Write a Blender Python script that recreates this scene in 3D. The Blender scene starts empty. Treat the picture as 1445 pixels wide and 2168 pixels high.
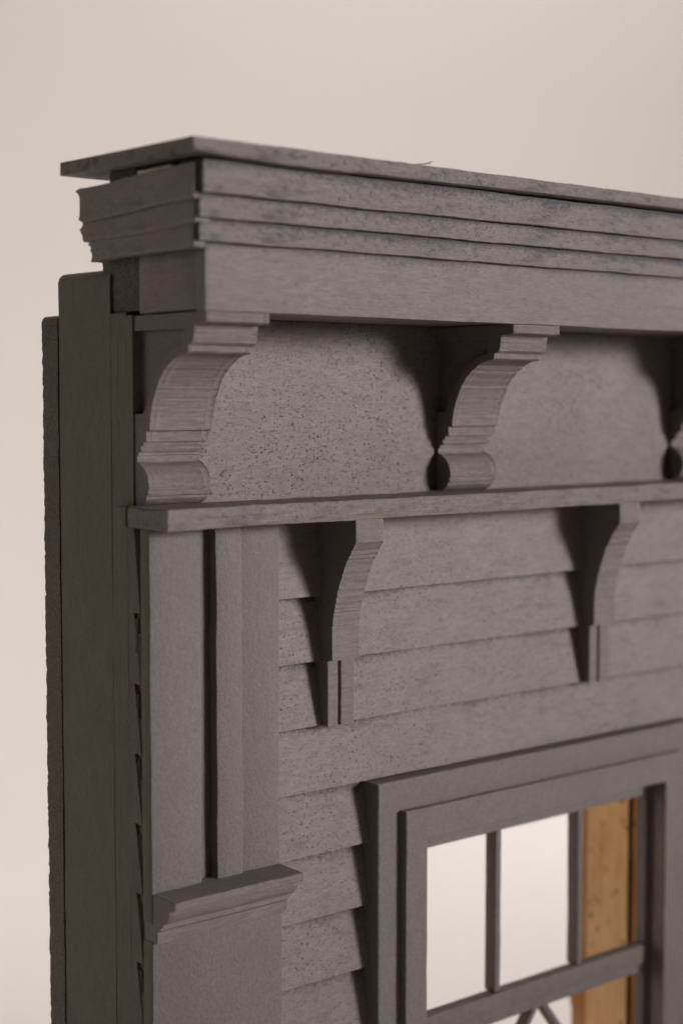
import bpy, bmesh, math, random
from mathutils import Vector, Matrix, noise
U = 0.001                     # all numbers below are millimetres, the model is built at its real size
random.seed(4)
S = bpy.context.scene
COL = S.collection

# ------------------------------------------------------------------ camera
th = math.radians(49.6); pitch = math.atan(236/3440)
cam_d = bpy.data.cameras.new('camera'); cam = bpy.data.objects.new('camera', cam_d); COL.objects.link(cam)
S.camera = cam
cam.location = (-117.78*U, -164.0*U, -11.08*U)
F = Vector((math.cos(th)*math.cos(pitch), math.sin(th)*math.cos(pitch), -math.sin(pitch)))
Rv = Vector((math.sin(th), -math.cos(th), 0)); Uv = Rv.cross(F)
cam.rotation_euler = Matrix((Rv, Uv, -F)).transposed().to_euler()
cam_d.sensor_fit = 'VERTICAL'; cam_d.sensor_height = 36.0; cam_d.sensor_width = 24.0
cam_d.lens = 36.0*3440/2168
cam_d.clip_start = 0.01; cam_d.clip_end = 20
cam_d.dof.use_dof = True; cam_d.dof.focus_distance = 0.229; cam_d.dof.aperture_fstop = 14.0
cam_d.dof.aperture_blades = 9

# ------------------------------------------------------------------ light
w = bpy.data.worlds.new('World'); S.world = w; w.use_nodes = True
bg = w.node_tree.nodes['Background']; bg.inputs[0].default_value = (1.0, .88, .74, 1); bg.inputs[1].default_value = 0.012
S.view_settings.view_transform = 'Standard'; S.view_settings.look = 'None'
S.view_settings.exposure = 0; S.view_settings.gamma = 1; S.view_settings.use_curve_mapping = False

def area(name, loc, target, sx, sy, power, col):
    l = bpy.data.lights.new(name, 'AREA'); l.shape = 'RECTANGLE'; l.size = sx*U; l.size_y = sy*U
    l.energy = power; l.color = col
    o = bpy.data.objects.new(name, l); COL.objects.link(o)
    o.location = Vector(loc)*U
    o.rotation_euler = (Vector(target)-Vector(loc)).to_track_quat('-Z', 'Y').to_euler()
    return o
key_dir = Vector((math.sin(math.radians(36))*math.cos(math.radians(11)), -math.cos(math.radians(36))*math.cos(math.radians(11)), math.sin(math.radians(11))))
key = area('key_softbox', Vector((60, 0, -40))+key_dir*850+Vector((10, 0, 15)), (85, 0, 14), 370, 280, 0.325, (1.0, .955, .95))
key.data.spread = math.radians(20)
back1 = area('backdrop_fill', (290, 180, 640), (610, 500, -30), 400, 400, 2.9, (1.0, .935, .885))  # unseen lamp added to light the backdrop
back2 = area('low_backdrop_fill', (560, 170, 70), (250, 230, -168), 200, 160, .17, (1.0, .975, .965))  # unseen lamp added to brighten the paper behind the window
back2.data.spread = math.radians(75)
back3 = area('left_backdrop_fill', (-260, 430, -70), (430, 480, -140), 240, 200, .68, (1.0, .965, .95))  # unseen lamp added to brighten the backdrop on the left
back3.data.spread = math.radians(112)
topl = area('overhead_fill', (-40, -120, 640), (60, 10, -20), 260, 260, .45, (1.0, .93, .85))  # weak unseen lamp added to lift the top faces
fill = area('side_fill', (-420, 430, 120), (40, 30, -60), 260, 260, .60, (1.0, .90, .76))  # unseen fill lamp added behind left for the end face and window cut

# ------------------------------------------------------------------ materials
def N(nt, t, **kw):
    n = nt.nodes.new(t)
    for k, v in kw.items(): setattr(n, k, v)
    return n
def L(nt, a, b): nt.links.new(a, b)

def mapping(nt, scale, rot=(0,0,0), loc=(0,0,0)):
    tc = N(nt, 'ShaderNodeTexCoord'); mp = N(nt, 'ShaderNodeMapping')
    mp.inputs['Scale'].default_value = scale; mp.inputs['Rotation'].default_value = rot; mp.inputs['Location'].default_value = loc
    L(nt, tc.outputs['Object'], mp.inputs['Vector']); return mp.outputs['Vector']
def noise_n(nt, vec, scale, detail=4, rough=.6, dist=0):
    n = N(nt, 'ShaderNodeTexNoise'); n.inputs['Scale'].default_value = scale; n.inputs['Detail'].default_value = detail
    n.inputs['Roughness'].default_value = rough; n.inputs['Distortion'].default_value = dist
    L(nt, vec, n.inputs['Vector']); return n.outputs['Fac']
def ramp(nt, fac, p0, p1, v0=0, v1=1):
    m = N(nt, 'ShaderNodeMapRange'); m.inputs['From Min'].default_value = p0; m.inputs['From Max'].default_value = p1
    m.inputs['To Min'].default_value = v0; m.inputs['To Max'].default_value = v1; m.clamp = True
    L(nt, fac, m.inputs['Value']); return m.outputs['Result']
def math_n(nt, op, a, b):
    m = N(nt, 'ShaderNodeMath', operation=op)
    for i, v in enumerate((a, b)):
        if isinstance(v, (int, float)): m.inputs[i].default_value = v
        else: L(nt, v, m.inputs[i])
    return m.outputs[0]
def mixc(nt, fac, a, b):
    m = N(nt, 'ShaderNodeMix', data_type='RGBA')
    if isinstance(fac, (int, float)): m.inputs[0].default_value = fac
    else: L(nt, fac, m.inputs[0])
    for i, v in ((6, a), (7, b)):
        if isinstance(v, tuple): m.inputs[i].default_value = (*v, 1)
        else: L(nt, v, m.inputs[i])
    return m.outputs[2]

PAINT = (.270, .227, .218)
def painted(name, grain='X', g_str=.5, speck=.5, wash=.3, fibre=.3, orange=.2, col=PAINT, rough=.62, brown=.15, end=0.0, edge=None):
    """taupe primer brushed over basswood; grain = axis the wood fibres run along"""
    m = bpy.data.materials.new(name); m.use_nodes = True; nt = m.node_tree
    b = nt.nodes['Principled BSDF']; b.inputs['Roughness'].default_value = rough
    b.inputs['Specular IOR Level'].default_value = .35
    k = 1/U
    st = {'X': (.07, 1, 1), 'Y': (1, .07, 1), 'Z': (1, 1, .07), 'N': (1, 1, 1)}[grain]
    vg = mapping(nt, tuple(s*k for s in st)); vo = mapping(nt, (k, k, k))
    vs = mapping(nt, tuple(k*(.7 if s < 1 else 1) for s in st), loc=(3, 7, 1))
    mott = noise_n(nt, mapping(nt, tuple(k*(.28 if s < 1 else 1) for s in st), loc=(5, 1, 3)), 1.7, 6, .8)
    g1 = noise_n(nt, vg, 3.2, 5, .7)           # fibres
    g2 = noise_n(nt, vg, 9.0, 3, .7, .3)       # fine fibres
    blotch = noise_n(nt, vo, .09, 3, .55)
    grit = noise_n(nt, vo, 6.5, 3, .7)
    c = mixc(nt, ramp(nt, blotch, .35, .68), tuple(v*.91 for v in col), tuple(v*1.08 for v in col))
    c = mixc(nt, ramp(nt, mott, .36, .64), tuple(v*.76 for v in col), c)
    c = mixc(nt, ramp(nt, g1, .45, .60, 0, .5*g_str), c, tuple(v*.62 for v in col))
    c = mixc(nt, ramp(nt, g2, .5, .66, 0, .6*fibre), c, tuple(min(1, v*1.5) for v in col))
    # reddish-brown rubbed wood showing in the pores
    br = noise_n(nt, vg, 1.9, 5, .75, .6)
    c = mixc(nt, ramp(nt, br, .56, .64, 0, brown), c, (.16, .095, .07))
    # dark pin pricks and scratches of black wash, in patches
    patch = noise_n(nt, vo, .075, 2, .5)
    sp = noise_n(nt, vs, 2.8, 4, .70, .15)
    vo_ = N(nt, 'ShaderNodeTexVoronoi'); vo_.inputs['Scale'].default_value = 2.1
    wv = N(nt, 'ShaderNodeVectorMath', operation='ADD'); nz_ = N(nt, 'ShaderNodeTexNoise'); nz_.inputs['Scale'].default_value = 5.0
    L(nt, vs, nz_.inputs['Vector']); L(nt, vs, wv.inputs[0]); sc_ = N(nt, 'ShaderNodeVectorMath', operation='SCALE'); sc_.inputs['Scale'].default_value = .35
    L(nt, nz_.outputs['Color'], sc_.inputs[0]); L(nt, sc_.outputs[0], wv.inputs[1]); L(nt, wv.outputs[0], vo_.inputs['Vector'])
    sep = N(nt, 'ShaderNodeSeparateColor'); L(nt, vo_.outputs['Color'], sep.inputs[0])
    rad = ramp(nt, sep.outputs[0], .25, 1.0, 0, .32)          # only some cells hold a prick, each of its own size
    pin = ramp(nt, math_n(nt, 'SUBTRACT', rad, vo_.outputs['Distance']), 0, .07)
    pin = math_n(nt, 'MAXIMUM', pin, math_n(nt, 'MULTIPLY', ramp(nt, sp, .595, .65), .85))
    pm = ramp(nt, patch, .40, .56, .15, 1)
    c = mixc(nt, math_n(nt, 'MULTIPLY', math_n(nt, 'MULTIPLY', pin, pm), speck), c, (.030, .030, .033))
    sp2 = noise_n(nt, mapping(nt, (k, k, k), loc=(1, 5, 9)), 4.6, 3, .7, .1)
    c = mixc(nt, math_n(nt, 'MULTIPLY', ramp(nt, sp2, .59, .66), speck*.55), c, (.045, .043, .045))
    c = mixc(nt, math_n(nt, 'MULTIPLY', ramp(nt, sp2, .40, .33), fibre*.32), c, tuple(min(1, v*1.55) for v in col))
    # larger sooty stain patches
    st1 = noise_n(nt, mapping(nt, tuple(k*(.35 if s < 1 else 1) for s in st), loc=(11, 2, 5)), .42, 6, .78, .5)
    c = mixc(nt, ramp(nt, st1, .515, .63, 0, wash), c, (.075, .078, .085))
    if end:
        e = noise_n(nt, vo, 2.4, 5, .75)
        c = mixc(nt, ramp(nt, e, .5, .62, 0, end), c, (.022, .024, .024))
    if edge:     # ragged dark line under each joint: black wash, with the board's shade painted in
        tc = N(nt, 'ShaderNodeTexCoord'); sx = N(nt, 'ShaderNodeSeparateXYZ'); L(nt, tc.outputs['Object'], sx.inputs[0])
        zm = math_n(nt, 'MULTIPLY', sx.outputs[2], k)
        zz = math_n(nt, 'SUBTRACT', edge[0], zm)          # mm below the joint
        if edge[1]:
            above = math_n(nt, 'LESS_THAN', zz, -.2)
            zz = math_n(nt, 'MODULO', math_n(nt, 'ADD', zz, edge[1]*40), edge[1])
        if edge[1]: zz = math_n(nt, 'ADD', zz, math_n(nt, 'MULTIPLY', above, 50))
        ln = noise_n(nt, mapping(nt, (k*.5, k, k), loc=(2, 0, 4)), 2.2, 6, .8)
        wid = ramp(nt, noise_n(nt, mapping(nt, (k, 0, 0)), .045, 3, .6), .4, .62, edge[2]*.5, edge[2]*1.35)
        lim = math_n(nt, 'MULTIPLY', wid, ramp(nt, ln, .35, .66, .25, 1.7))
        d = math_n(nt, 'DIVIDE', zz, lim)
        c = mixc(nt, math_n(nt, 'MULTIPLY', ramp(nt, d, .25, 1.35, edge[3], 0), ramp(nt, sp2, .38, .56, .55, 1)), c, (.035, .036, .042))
    # paint rubbed pale along the arrises
    bv = N(nt, 'ShaderNodeBevel', samples=4); bv.inputs['Radius'].default_value = .22*U
    ge = N(nt, 'ShaderNodeNewGeometry'); dt = N(nt, 'ShaderNodeVectorMath', operation='DOT_PRODUCT')
    L(nt, bv.outputs[0], dt.inputs[0]); L(nt, ge.outputs['Normal'], dt.inputs[1])
    rub = math_n(nt, 'MULTIPLY', ramp(nt, dt.outputs['Value'], .995, .93), ramp(nt, noise_n(nt, vo, .8, 4, .7), .42, .58, 0, .55))
    c = mixc(nt, rub, c, tuple(min(1, v*1.7) for v in col))
    L(nt, c, b.inputs['Base Color'])
    h = math_n(nt, 'ADD', math_n(nt, 'MULTIPLY', g1, g_str), math_n(nt, 'MULTIPLY', noise_n(nt, vo, 1.8, 4, .6), orange*1.6))
    h = math_n(nt, 'ADD', h, math_n(nt, 'MULTIPLY', grit, .22+orange*.3))
    h = math_n(nt, 'SUBTRACT', h, math_n(nt, 'MULTIPLY', pin, .35*speck))
    if end: h = math_n(nt, 'ADD', h, math_n(nt, 'MULTIPLY', noise_n(nt, vo, 2.4, 5, .75), end*2.5))
    bp = N(nt, 'ShaderNodeBump'); bp.inputs['Strength'].default_value = .8; bp.inputs['Distance'].default_value = .22*U
    L(nt, h, bp.inputs['Height']); L(nt, bp.outputs[0], b.inputs['Normal'])
    return m

def bare_wood(name, light, dark):
    m = bpy.data.materials.new(name); m.use_nodes = True; nt = m.node_tree
    b = nt.nodes['Principled BSDF']; b.inputs['Roughness'].default_value = .75
    k = 1/U
    v = mapping(nt, (k, k, k*.12)); vo = mapping(nt, (k, k, k))
    n = noise_n(nt, v, .8, 5, .6); c = mixc(nt, ramp(nt, n, .35, .7), dark, light)
    c = mixc(nt, ramp(nt, noise_n(nt, vo, .12, 2, .5), .35, .65, 0, .6), c, light)
    c = mixc(nt, ramp(nt, noise_n(nt, mapping(nt, (k, k, k*.7)), .55, 2, .5), .645, .70, 0, .9), c, (.05, .045, .04))
    L(nt, c, b.inputs['Base Color'])
    bp = N(nt, 'ShaderNodeBump'); bp.inputs['Strength'].default_value = .5; bp.inputs['Distance'].default_value = .1*U
    L(nt, noise_n(nt, v, 3, 4), bp.inputs['Height']); L(nt, bp.outputs[0], b.inputs['Normal'])
    return m

M = {}
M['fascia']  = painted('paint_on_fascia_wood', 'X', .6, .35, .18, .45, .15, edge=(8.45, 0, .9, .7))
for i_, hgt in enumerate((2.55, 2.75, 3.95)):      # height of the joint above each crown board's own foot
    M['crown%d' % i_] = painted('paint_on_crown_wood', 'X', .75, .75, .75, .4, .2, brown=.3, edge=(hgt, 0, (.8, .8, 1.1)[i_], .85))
M['cap']     = painted('paint_on_top_board', 'X', .8, .9, .9, .3, .3, brown=.4)
M['return']  = painted('paint_on_return_wood', 'Y', .5, .4, .35, .1, .2)
M['frieze']  = painted('paint_on_frieze_board', 'X', .22, 1.0, .22, .75, .25, brown=.12)
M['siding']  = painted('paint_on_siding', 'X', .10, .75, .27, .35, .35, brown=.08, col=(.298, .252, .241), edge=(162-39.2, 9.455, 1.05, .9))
M['pilaster']= painted('paint_on_pilaster', 'N', .1, .15, .08, .1, .75, brown=.06, col=(.228, .196, .187))
M['bracket'] = painted('paint_on_bracket', 'X', 1.35, .4, .12, .15, .2, brown=.45)
M['lbracket']= painted('paint_on_small_bracket', 'X', 1.0, .25, .12, .15, .4, brown=.35)
M['shelf']   = painted('paint_on_shelf', 'X', .9, .7, .6, .35, .35, brown=.95)
M['casing']  = painted('paint_on_casing', 'N', 1.0, .25, .15, .05, .35)
M['sash']    = painted('paint_on_sash', 'N', .3, .25, .25, .05, .3, col=(.225, .190, .180))
M['end']     = painted('paint_on_board_end', 'Z', .15, .35, .2, .05, .35, col=(.165, .142, .113), brown=.2)
M['rough']   = painted('paint_on_end_grain', 'N', .4, .6, .4, .05, .9, col=(.165, .145, .12), end=.85)
M['backend'] = painted('paint_on_back_board_end', 'N', .5, .6, .4, .05, .8, col=(.20, .165, .13), end=.7, brown=.5)
M['wood']    = bare_wood('bare_core_wood', (.93, .62, .32), (.76, .42, .16))
M['wood2']   = bare_wood('bare_sheathing_wood', (.58, .28, .10), (.34, .15, .05))
g = bpy.data.materials.new('painted_bright_gap'); g.use_nodes = True
g.node_tree.nodes['Principled BSDF'].inputs['Base Color'].default_value = (.75, .66, .5, 1); M['bright_gap'] = g  # pale colour standing in for the light in the gap
M['gapwood'] = bare_wood('brown_wood_in_gaps', (.26, .125, .05), (.14, .065, .03))

# backdrop paper
pm = bpy.data.materials.new('backdrop_paper'); pm.use_nodes = True; nt = pm.node_tree
b = nt.nodes['Principled BSDF']; b.inputs['Roughness'].default_value = .9
tc = mapping(nt, (1, 1, 1)); nn = noise_n(nt, tc, 2.2, 3, .5)
L(nt, mixc(nt, ramp(nt, nn, .3, .7), (.79, .738, .706), (.82, .776, .748)), b.inputs['Base Color'])
M['paper'] = pm

# ------------------------------------------------------------------ mesh helpers
def finish(bm, name, mat, parent=None, loc=(0, 0, 0), smooth=32):
    bmesh.ops.recalc_face_normals(bm, faces=bm.faces)
    off = Vector(loc)
    for v in bm.verts: v.co = (v.co-off)*U
    me = bpy.data.meshes.new(name); bm.to_mesh(me); bm.free()
    for p in me.polygons: p.use_smooth = True
    me.set_sharp_from_angle(angle=math.radians(smooth))
    mats = mat if isinstance(mat, (list, tuple)) else [mat]
    for m in mats: me.materials.append(M[m])
    o = bpy.data.objects.new(name, me); COL.objects.link(o)
    o.location = off*U
    if parent is not None:
        o.parent = parent
        o.location = off*U - ABS.get(parent.name, Vector((0, 0, 0)))*U
    ABS[o.name] = off
    return o
ABS = {}
def empty(name, loc, parent=None):
    o = bpy.data.objects.new(name, None); COL.objects.link(o); o.empty_display_size = .01
    o.location = Vector(loc)*U
    if parent is not None:
        o.parent = parent; o.location = (Vector(loc)-ABS[parent.name])*U
    ABS[o.name] = Vector(loc); return o

def round_poly(pts, r=.15, n=2, sub=None):
    out = []; c = len(pts)
    for i in range(c):
        p0, p, p1 = Vector(pts[i-1]), Vector(pts[i]), Vector(pts[(i+1) % c])
        a, b_ = p0-p, p1-p; la, lb = a.length, b_.length
        if la < 1e-6 or lb < 1e-6: continue
        a /= la; b_ /= lb
        ang = a.angle(b_, 0)
        if ang > math.radians(160): out.append(tuple(p)); continue
        d = min(r, la*.4, lb*.4)
        q0, q1 = p+a*d, p+b_*d
        for k in range(n+1):
            t = k/n; out.append(tuple(q0*(1-t)**2+p*2*t*(1-t)+q1*t*t))
    if sub:
        res = []
        for i in range(len(out)):
            p, q = Vector(out[i]), Vector(out[(i+1) % len(out)])
            k = max(1, int((q-p).length/sub))
            for j in range(k): res.append(tuple(p.lerp(q, j/k)))
        out = res
    return out
def axis_pt(ax, s, a, b_):
    return Vector((s, a, b_)) if ax == 'X' else Vector((a, s, b_)) if ax == 'Y' else Vector((a, b_, s))
def loft(bm, prof, s0, s1, ax='X', step=4.0, jit=.05, freq=.12, seed=0., rag0=0, rag1=0, warp=None, endr=.12, ends=None):
    """extrude a closed outline along an axis, its edges slightly uneven; returns nothing"""
    n = max(1, int(abs(s1-s0)/step)); st = [s0+(s1-s0)*i/n for i in range(n+1)]
    e0, e1 = ends if ends else (endr, endr); sg = 1 if s1 > s0 else -1
    cx_ = sum(p[0] for p in prof)/len(prof); cy_ = sum(p[1] for p in prof)/len(prof)
    st2 = [(st[0], 1)]+[(st[0]+e0*sg, 0)]+[(s, 0) for s in st[1:-1]]+[(st[-1]-e1*sg, 0), (st[-1], 1)]
    rings = []
    for i, (s, cap) in enumerate(st2):
        ring = []
        for j, (a, b_) in enumerate(prof):
            ss = s
            if cap:      # tiny end chamfer
                da, db = a-cx_, b_-cy_; l = math.hypot(da, db) or 1
                er = e0 if i == 0 else e1
                a -= da/l*min(er, l*.3); b_ -= db/l*min(er, l*.3)
            if cap and i == 0 and rag0: ss += rag0*noise.noise(Vector((a*1.3+seed, b_*1.3, 5)))+rag0*.6*noise.noise(Vector((a*4+seed, b_*4, 9)))
            if cap and i > 0 and rag1: ss += rag1*noise.noise(Vector((a*1.3+seed, b_*1.3, 5)))+rag1*.6*noise.noise(Vector((a*4+seed, b_*4, 9)))
            nz = noise.noise_vector(Vector((s*freq+seed*3.1, a*.15+seed, b_*.15)))*jit + noise.noise_vector(Vector((s*freq*6+seed, a*.9, b_*.9+seed)))*jit*.4
            if warp:
                wa, wb = warp(s); a2, b2 = a+wa, b_+wb
            else: a2, b2 = a, b_
            ring.append(bm.verts.new(axis_pt(ax, ss, a2+nz.x, b2+nz.y)))
        rings.append(ring)
    for r0, r1 in zip(rings, rings[1:]):
        for j in range(len(prof)):
            k = (j+1) % len(prof); bm.faces.new((r0[j], r0[k], r1[k], r1[j]))
    bm.faces.new(rings[0][::-1]); bm.faces.new(rings[-1])
def rect(a0, a1, b0, b1): return [(a0, b0), (a1, b0), (a1, b1), (a0, b1)]
def bar(name, mat, parent, x, y, z, ax='X', r=.15, step=4., jit=.05, seed=None, **kw):
    d = {'X': (y, z, x), 'Y': (x, z, y), 'Z': (x, y, z)}[ax]
    bm = bmesh.new(); sub = kw.pop('sub', None)
    loft(bm, round_poly(rect(*d[0], *d[1]), r, 2, sub), d[2][0], d[2][1], ax, step, jit, seed=random.random()*50 if seed is None else seed, **kw)
    return finish(bm, name, mat, parent, loc=(x[0], y[0], z[0]))

# ------------------------------------------------------------------ backdrop: one sheet of paper, table sweep and rise
bm = bmesh.new(); ZT = -168.0
path = [(-620, 0), (330, 0)]
for k in range(1, 13):
    a = math.radians(90*k/12); path.append((330+320*math.sin(a), 320-320*math.cos(a)))
path.append((650, 1150))
f2 = Vector((math.cos(th), math.sin(th), 0)); r2 = Vector((math.sin(th), -math.cos(th), 0)); o2 = Vector((60, 20, ZT))
rows = [[bm.verts.new(o2+f2*d+r2*s+Vector((0, 0, h))) for d, h in path] for s in [-1100+220*i for i in range(11)]]
for r0, r1 in zip(rows, rows[1:]):
    for i in range(len(path)-1): bm.faces.new((r0[i], r0[i+1], r1[i+1], r1[i]))
bd = finish(bm, 'backdrop', 'paper', smooth=60); bd['kind'] = 'structure'

# ------------------------------------------------------------------ the model facade
XE = 177.0
root = empty('model_facade', (XE/2, 20, ZT))
root['label'] = 'unfinished wooden scale model of a house facade, painted taupe grey, with bracketed cornice and window'
root['category'] = 'model building'
P = root

WX0, WX1, WZ0 = 49.1, 106.0, -77.3      # window opening in the inner frame
WZB = -140.0
# --- wall core: thick board with the window hole cut out, bare wood in the cut
def panel(name, y0, y1, ztop, hole, mats, x0=0., x1=XE, zb=ZT, rag=0., rtop=1.6, seed=0., edge=.12, step=6.):
    """board standing in the XZ plane with a rectangular hole, cut faces use the 2nd material"""
    bm = bmesh.new(); hx0, hx1, hz0, hz1 = hole
    def line(p, q, n): return [tuple(Vector(p).lerp(Vector(q), i/n)) for i in range(n)]
    outer = [(x0, zb), (x1, zb), (x1, ztop)]+[(x0+rtop-rtop*math.sin(math.radians(a)), ztop-rtop+rtop*math.cos(math.radians(a))) for a in (0, 30, 60, 90)]
    o_pts = []
    for i in range(len(outer)):
        p, q = outer[i], outer[(i+1) % len(outer)]; o_pts += line(p, q, max(1, int((Vector(q)-Vector(p)).length/step)))
    h_pts = []; hc = [(hx0, hz0), (hx0, hz1), (hx1, hz1), (hx1, hz0)]
    for i in range(4):
        p, q = hc[i], hc[(i+1) % 4]; h_pts += line(p, q, max(1, int((Vector(q)-Vector(p)).length/1.2)))
    def wob(p, y, r):
        n_ = noise.noise_vector(Vector((p[0]*.11+seed, p[1]*.11, y*.3)))*.5+noise.noise_vector(Vector((p[0]*.5, p[1]*.5+seed, y)))*.35
        return (p[0]+n_.x*r, p[1]+n_.y*r)
    def ring(pts, y, r=0., ey=0.):
        return [bm.verts.new((wob(p, y, r)[0], y+ey*(noise.noise(Vector((p[0]*.35, p[1]*.35, y)))*.35+.8*noise.noise(Vector((p[0]*2.7, p[1]*2.7, y)))), wob(p, y, r)[1])) for p in pts]
    of, ob, hf, hb = ring(o_pts, y0, .12, edge*.5), ring(o_pts, y1, .12, edge), ring(h_pts, y0, .15), ring(h_pts, y1, rag)
    hm = ring(h_pts, y1-(y1-y0)*.28, .2)
    def walls(a, b_, mi):
        for i in range(len(a)):
            k = (i+1) % len(a); f = bm.faces.new((a[i], a[k], b_[k], b_[i])); f.material_index = mi
    walls(of, ob, 0); walls(hf, hm, 1); walls(hm, hb, min(2, len(mats)-1))
    for a, b_ in ((of, hf), (ob, hb)):
        es = []
        for r_ in (a, b_):
            for i in range(len(r_)):
                v0, v1 = r_[i], r_[(i+1) % len(r_)]
                es.append(bm.edges.get((v0, v1)) or bm.edges.new((v0, v1)))
        bmesh.ops.triangle_fill(bm, use_beauty=True, use_dissolve=False, edges=es)
    return finish(bm, name, mats, P, loc=(x0, y0, zb), smooth=40)
core = panel('wall_core', 21.98, 35.2, 6.5, (44, 108.2, -72, -146), ['end', 'wood', 'wood2'], rag=2.8, rtop=1.3, seed=3, step=2)
core['label'] = 'thick core board, bare tan wood where the window hole is cut'
back = panel('back_board', 35.5, 39.6, .8, (40, 113.5, -68, -150), ['backend', 'wood2'], x0=-.1, rag=.6, rtop=.8, seed=8, edge=.4, step=.35)
sh2 = panel('sheathing', 20.24, 21.96, .6, (47, 109.0, -75, -143), ['end', 'wood2'], x0=.04, rtop=.3, seed=12, rag=.3)
sh1 = panel('sheathing', 18.22, 20.19, .6, (47.4, 108.6, -75, -143), ['end', 'wood2'], x0=.03, rtop=.3, seed=15, rag=.3)

# --- lap siding: each course tilted, one part
bm = bmesh.new()
bz = [-26.3]+[-39.2-9.455*i for i in range(14)]
def course(x0, x1, zt, zb, sd):
    loft(bm, round_poly([(18.2, zb), (15.45, zb), (15.42, zb+.12), (16.95, zt+.25), (18.2, zt+.25)], .08, 1), x0, x1, 'X', 2.5, .07, .1, seed=sd)
for i in range(len(bz)-1):
    zt, zb = bz[i], bz[i+1]
    if zt > -66:
        if zb > -67.7: course(.05, XE, zt, zb, i*7.3); continue
    course(.05, 42.0 if zb < -68 else XE, zt, zb, i*7.3)
    if zb < -68: course(113.0, XE, zt, zb, i*7.3+3)
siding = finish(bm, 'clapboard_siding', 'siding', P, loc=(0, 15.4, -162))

for i in range(1, len(bz)-2):      # filler and bare wood in the wedge gaps at the cut end of the courses
    z0 = bz[i]-.15
    bar('gap_filler', 'gapwood', siding, (.55, 2.6), (15.5, 16.9), (bz[i+1]+1, z0), 'Z', r=.1, step=1.5, jit=.2)
    bar('gap_filler', 'rough', siding, (.25, 1.2), (15.3, 16.2), (bz[i+1]-.3, z0-2.2-random.random()*2.5), 'Z', r=.2, step=.5, jit=.4)
    bar('gap_filler', 'rough', siding, (.3, 1.2), (16.1, 16.8), (bz[i+1]+4, z0-.3-random.random()*1.2), 'Z', r=.2, step=.5, jit=.4)
# --- frieze board
fr = bar('frieze_board', 'frieze', P, (0.04, XE), (16.7, 18.2), (-25.1, .1), 'X', step=5)
# --- projecting shelf moulding under the frieze
shelf = bar('shelf_moulding', 'shelf', P, (-1.25, XE), (7.45, 16.65), (-27.75, -24.95), 'X', r=.25, step=.7, jit=.15, seed=5, endr=.45, sub=.7)
bar('shelf_tongue', 'end', shelf, (-1.25, -.03), (16.6, 19.0), (-27.7, -25.0), 'Z', r=.2, step=.7, jit=.15)

def sawn(pts, z0, z1, amp, step, seed):
    out = []
    for p, q in zip(pts, pts[1:]):
        out.append(p)
        if z1 < q[1] and p[1] < z0:
            P0, P1 = Vector(p), Vector(q); l = (P1-P0).length; t = (P1-P0)/l; nrm = Vector((t.y, -t.x)); k = int(l/step)
            for j in range(1, k): out.append(tuple(P0+t*(l*j/k)+nrm*amp*noise.noise(Vector((j*7.3+seed, p[1]*3, 1)))))
    out.append(pts[-1]); return out
# --- upper cornice brackets
UP = [(.5, 0), (.5, -1.25), (.75, -1.4), (2.75, -1.45), (2.95, -1.6), (3.0, -2.0), (3.12, -2.2), (3.05, -2.5), (3.2, -2.8), (3.1, -3.1), (3.28, -3.4), (3.3, -3.75),
      (3.7, -4.0), (4.35, -4.15), (4.38, -4.85), (4.6, -5.02), (6.2, -5.2), (7.6, -5.8), (8.9, -6.6), (10.1, -7.6), (11.1, -8.8), (11.9, -10.2), (12.5, -11.6), (12.9, -13.0), (13.1, -14.3), (13.15, -14.95),
      (13.75, -15.1), (13.95, -15.2), (13.95, -16.45), (14.65, -16.55), (14.7, -17.0), (15.2, -17.05), (15.25, -17.5), (15.0, -17.6), (15.05, -17.8), (15.75, -17.9), (15.8, -18.3), (16.15, -18.4), (16.15, -19.2), (15.7, -19.35),
      (15.1, -19.7), (14.3, -20.25), (13.75, -21.0), (13.45, -21.9), (13.4, -22.75), (13.75, -22.85), (13.75, -23.1), (13.6, -23.2), (13.7, -23.5), (14.0, -23.7), (14.0, -23.95), (14.6, -24.5), (15.6, -24.9)]
def offset_cove(o=1.15):
    pts = [Vector(p) for p in UP if -15.0 < p[1] < -5.1]
    out = []
    for i in range(1, len(pts)-1):
        t = (pts[i+1]-pts[i-1]).normalized(); out.append(tuple(pts[i]+Vector((-t.y, t.x))*o))
    return out
def make_upper(x0, seed):
    e = empty('cornice_bracket', (x0+5, 16.7, -25), P)
    bm = bmesh.new()
    UPs = sawn(UP, -5.2, -14.9, .13, .17, seed)
    prof = UPs+[(16.68, -24.9), (16.68, 0)]
    loft(bm, prof, x0+1.0, x0+8.9, 'X', .9, .04, .5, seed=seed, ends=(.003, .003))
    finish(bm, 'bracket_body', 'bracket', e, loc=(x0+1, 0, -25))
    inner = offset_cove()
    out = UPs+[(16.68, -24.9), (16.68, -12.9), (14.75, -12.9)]+[p for p in reversed(inner) if p[1] > -12.4]+[(5.5, -4.0), (5.3, -1.9), (16.68, -1.9), (16.68, 0)]
    for s in (0, 1):
        bm = bmesh.new()
        a = (x0, x0+.997) if s == 0 else (x0+8.903, x0+9.9)
        loft(bm, out, a[0], a[1], 'X', .9, .04, .5, seed=seed, ends=((.09, .003) if s == 0 else (.003, .09)))
        finish(bm, 'bracket_cheek', 'bracket', e, loc=(a[0], 0, -25), smooth=38)
    return e
for i, x in enumerate((.3, 55.0, 111.6, 166.0)): make_upper(x, 3.3*i+1)

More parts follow.
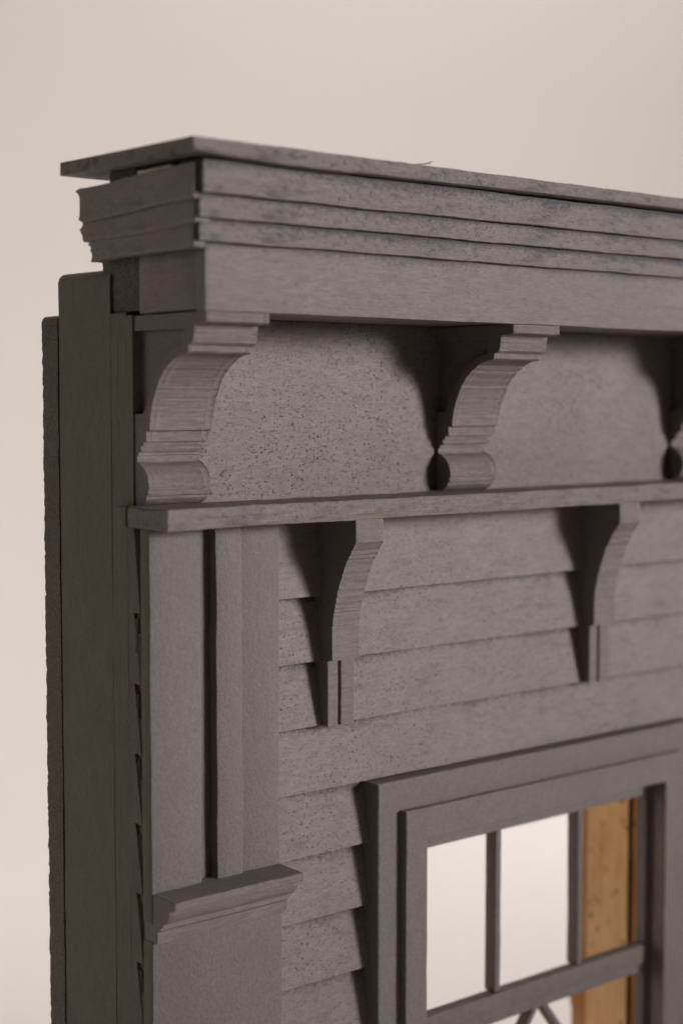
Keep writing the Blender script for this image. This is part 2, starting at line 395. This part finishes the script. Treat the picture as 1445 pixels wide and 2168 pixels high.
# --- lower small brackets
LP = [(7.75, -27.8), (7.65, -31.0), (7.8, -31.15), (8.5, -32.1), (9.2, -33.0), (9.8, -33.9), (10.3, -34.9), (10.75, -35.9), (11.2, -37.0), (11.65, -38.2), (12.1, -39.6), (12.5, -41.0), (12.75, -42.3),
      (12.85, -43.4), (12.98, -43.5), (13.0, -48.4)]
def make_lower(x0, seed):
    e = empty('shelf_bracket', (x0+2.5, 17, -58), P)
    bm = bmesh.new()
    loft(bm, sawn(LP, -31.2, -43.6, .26, .26, seed)+[(17.2, -48.4), (17.2, -27.8)], x0, x0+5.1, 'X', .8, .05, .6, seed=seed, endr=.15)
    finish(bm, 'bracket_body', 'lbracket', e, loc=(x0, 7.6, -48.4))
    bm = bmesh.new()
    loft(bm, round_poly([(x0, 13.95), (x0+1.95, 13.95), (x0+1.95, 14.7), (x0+2.5, 14.7), (x0+2.5, 13.95), (x0+5.05, 13.95), (x0+5.05, 17.2), (x0, 17.2)], .1, 1), -58.15, -48.5, 'Z', 1.5, .04, seed=seed)
    finish(bm, 'bracket_base', 'lbracket', e, loc=(x0, 14, -58.2))
for i, x in enumerate((31.1, 87.9, 144.7)): make_lower(x, 5.1*i+2)

# --- corner pilaster
pe = empty('corner_pilaster', (11, 15.3, ZT), P)
ZP = -27.8
bar('pilaster_strip', 'pilaster', pe, (0.0, 8.1), (13.0, 15.25), (-80.5, ZP), 'Z', r=.25, step=1.2, jit=.07, seed=2)
bar('pilaster_strip', 'pilaster', pe, (10.75, 15.05), (13.05, 15.25), (-80.5, ZP), 'Z', r=.18, step=1.2, jit=.12, seed=9)
bar('pilaster_board', 'pilaster', pe, (15.1, 21.85), (13.5, 15.35), (-80.5, ZP), 'Z', r=.12, step=3, jit=.05, seed=4)
bar('groove_floor', 'pilaster', pe, (8.15, 10.7), (14.7, 15.3), (-80.5, ZP), 'Z', r=.05, step=3, jit=.02, seed=6)
bar('pilaster_plinth', 'pilaster', pe, (0.05, 21.8), (13.0, 15.3), (ZT, -82.9), 'Z', r=.2, step=3, jit=.07, seed=7)
bm = bmesh.new()
cp = [(8.15, -76.45), (8.0, -76.6), (8.05, -77.45), (8.35, -77.6), (9.15, -77.65), (9.2, -78.1), (9.5, -78.9), (10.0, -79.5), (10.6, -79.9), (10.7, -80.0), (10.75, -80.45), (11.3, -80.5), (11.4, -80.9), (11.9, -81.3), (12.0, -81.35), (12.0, -82.8), (12.15, -82.95), (15.2, -82.95), (15.2, -76.3), (12.8, -76.3)]
loft(bm, cp, .15, 21.9, 'X', 1.2, .09, .3, seed=11, endr=.18)
cap = finish(bm, 'pilaster_cap', 'lbracket', pe, loc=(0, 8, -83))

# --- cornice
ce = empty('cornice', (XE/2, 10, 0), P)
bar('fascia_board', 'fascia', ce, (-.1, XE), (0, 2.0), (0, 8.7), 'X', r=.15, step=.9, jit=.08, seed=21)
bar('soffit_board', 'return', ce, (1.7, XE), (2.05, 18.2), (.15, 1.9), 'X', r=.1, step=20, jit=.02)
bar('fascia_return', 'return', ce, (-.0, 1.6), (2.05, 14.8), (.25, 8.6), 'Y', r=.12, step=3, jit=.05)
bar('end_block', 'rough', ce, (.35, 6.0), (14.95, 24.4), (.7, 8.6), 'Y', r=.35, step=.35, jit=.42, sub=.45)
bar('crown_backing', 'return', ce, (-.3, XE), (2.1, 16.0), (8.75, 17.0), 'X', r=.1, step=20, jit=.02)
for k, (y, x0, z0, z1) in enumerate(((-1.0, -1.7, 8.75, 11.15), (-1.95, -2.35, 11.2, 13.95), (-2.9, -2.45, 14.0, 17.95))):
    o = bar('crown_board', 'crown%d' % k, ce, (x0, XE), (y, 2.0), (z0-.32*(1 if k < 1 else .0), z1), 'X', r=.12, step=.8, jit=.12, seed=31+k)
def ret(name, x0, z0, z1, yb, y0, dz, seed):
    bm = bmesh.new()
    loft(bm, round_poly(rect(x0, -.35, z0, z1), .22, 2, .45), y0, yb, 'Y', 1.4, .13, .15, seed=seed, rag1=1.6, warp=lambda s: (0.02*math.sin(s*.2), dz*(s/24)-.13*math.sin(s*.26+seed)), endr=.15)
    return finish(bm, name, 'return', ce, loc=(x0, y0, z0))
ret('crown_return', -3.3, 13.2, 17.55, 24.0, -1.9, -.7, 41)
ret('crown_return', -2.6, 10.35, 13.75, 24.3, -1.3, -.55, 43)
ret('crown_return', -2.15, 7.75, 10.9, 23.0, -.35, -.45, 45)
# top board, loose and slightly warped
bm = bmesh.new()
n = 220
def tb(s):
    t = (s+5)/(XE+5); return t
stn = [-5+(XE+5)*i/n for i in range(n+1)]
def zb_(x):   # underside height of the front edge
    return 18.5-.5*min(1, max(0, (x+5)/14))+.15*math.sin(x*.045)*(1 if x > 20 else 0)+.65*min(1, max(0, (x-35)/60))
rings = []
for x in stn:
    nz = lambda a: noise.noise(Vector((x*.15, a, 3)))*.10+noise.noise(Vector((x*.9, a, 8)))*.10+noise.noise(Vector((x*2.3, a, 2)))*.07
    yb_ = 25.9+noise.noise(Vector((x*.3, 1, 1)))*.3
    pr = [(-4.55+nz(1), zb_(x)+.1), (-4.65+nz(1), zb_(x)+.3), (-4.62+nz(2), 19.95), (-4.5+nz(2), 20.15+nz(3)*.6), (10, 20.2), (yb_, 20.3), (yb_+.1, 18.6), (10, 18.4+.1*nz(4)), (-4.3, zb_(x))]
    rings.append([bm.verts.new((x, a, b_)) for a, b_ in pr])
for r0, r1 in zip(rings, rings[1:]):
    for j in range(len(pr)):
        k = (j+1) % len(pr); bm.faces.new((r0[j], r0[k], r1[k], r1[j]))
bm.faces.new(rings[0][::-1]); bm.faces.new(rings[-1])
top = finish(bm, 'top_board', 'cap', ce, loc=(-5, -4.6, 18))
top['label'] = 'thin loose top board lifting at its left corner'
bm = bmesh.new()   # splinter standing off the board edge
for a, b_ in (((31.0, -4.6, 20.1), (33.4, -4.7, 20.45)), ((32.4, -4.62, 20.3), (33.7, -4.75, 20.75))):
    a, b_ = Vector(a), Vector(b_); d = .1
    vs = [bm.verts.new(a+Vector((0, p, q))) for p, q in ((-d, -d), (d, -d), (d, d), (-d, d))]; tip = [bm.verts.new(b_+Vector((0, p*.4, q*.4))) for p, q in ((-d, -d), (d, -d), (d, d), (-d, d))]
    for j in range(4): bm.faces.new((vs[j], vs[(j+1) % 4], tip[(j+1) % 4], tip[j]))
    bm.faces.new(vs[::-1]); bm.faces.new(tip)
finish(bm, 'splinter', 'cap', top, loc=(31, -4.6, 20))
bar('top_filler', 'rough', ce, (-2.6, 8), (11.6, 17.5), (16.6, 18.45), 'Y', r=.3, step=.6, jit=.2)  # rough dark filler between the return and the top board
bar('bright_gap_strip', 'bright_gap', ce, (-3.05, -2.2), (3.0, 10.5), (17.25, 17.8), 'Y', r=.2, step=.7, jit=.12)  # bright sliver of light under the top board, put in as a pale strip
bar('top_filler', 'rough', ce, (-1.8, XE), (-1.6, 3.2), (17.0, 18.3), 'X', r=.3, step=10, jit=.05)  # rough dark filler between the crown and the top board

# --- window
we = empty('window', ((WX0+WX1)/2, 15, -140), P)
def framework(name, mat, x0, x1, zt, zb, wd, y0, y1, seed, wt=None):
    """four mitred members as one ring"""
    bm = bmesh.new(); wt = wt or wd
    def corner(off): return [(x0+off[0], zb+off[0]), (x1-off[0], zb+off[0]), (x1-off[0], zt-off[1]), (x0+off[0], zt-off[1])]
    c = .14
    prof = [(0, y1), (0, y0+c), (c, y0), (1, y0), (1+c, y0+c), (1+c, y1)]
    prof = [(0., 0., y1), (0., 0., y0+c), (c, c, y0), (wd-c, wt-c, y0), (wd, wt, y0+c), (wd, wt, y1)]
    rr = []
    for a, b_, y in prof:
        pts = corner((a, b_)); ring = []
        for i in range(4):
            p, q = Vector(pts[i]), Vector(pts[(i+1) % 4]); k = 24
            for j in range(k):
                t = p.lerp(q, j/k); nv = noise.noise_vector(Vector((t.x*.2+seed, t.y*.2, a)))*.07
                ring.append(bm.verts.new((t.x+nv.x, y+nv.y, t.y+nv.z)))
        rr.append(ring)
    for i in range(len(rr)):
        r0, r1 = rr[i], rr[(i+1) % len(rr)]
        for j in range(len(r0)):
            k = (j+1) % len(r0); bm.faces.new((r0[j], r0[k], r1[k], r1[j]))
    return finish(bm, name, mat, we, loc=(x0, y0, zb))
framework('outer_casing', 'casing', 40.25, 114.8, -67.85, -146, 6.0, 13.2, 18.2, 1)
framework('inner_frame', 'casing', 44.65, 110.5, -72.45, -143, WX0-44.65, 11.9, 17.4, 2, wt=4.85)
sash = framework('upper_sash', 'sash', 48.9, 106.3, -77.0, -109.9, 1.5, 15.2, 17.3, 3, wt=3.0)
# rails and muntins
bar('meeting_rail', 'sash', sash, (50.4, 104.8), (14.9, 17.2), (-110.0, -106.6), 'X', r=.15, step=2, jit=.07)
for x in (67.3, 87.1):
    bar('muntin', 'sash', sash, (x, x+1.25), (15.25, 17.7), (-106.55, -80.0), 'Z', r=.2, step=1.5, jit=.08)
low = framework('lower_sash', 'sash', 48.9, 106.3, -110.1, -140, 1.5, 15.4, 17.3, 4)
for sgn in (-1, 1):
    bm = bmesh.new()
    loft(bm, round_poly(rect(-.7, .7, 15.45, 17.6), .15, 1), 0, -28.2, 'Z', 1.5, .04, seed=sgn, warp=lambda s, g_=sgn: (78.3+g_*(-s)*.78, 0))
    for v in bm.verts: v.co.z -= 110.05
    finish(bm, 'diagonal_muntin', 'sash', low, loc=(78.3, 15.4, -111))
bar('sill', 'casing', we, (38.5, 116.5), (9.5, 18), (-149, -146.05), 'X', r=.3)

# cut ends facing left take the darker, browner board-end material
for o in list(bpy.data.objects):
    if o.type == 'MESH' and o.name.split('.')[0] in ('clapboard_siding', 'frieze_board', 'pilaster_strip', 'pilaster_plinth'):
        o.data.materials.append(M['end']); mi = len(o.data.materials)-1
        wx = o.matrix_world.translation.x
        for p in o.data.polygons:
            if p.normal.x < -.8 and ABS[o.name].x*U+p.center.x < .5*U: p.material_index = mi
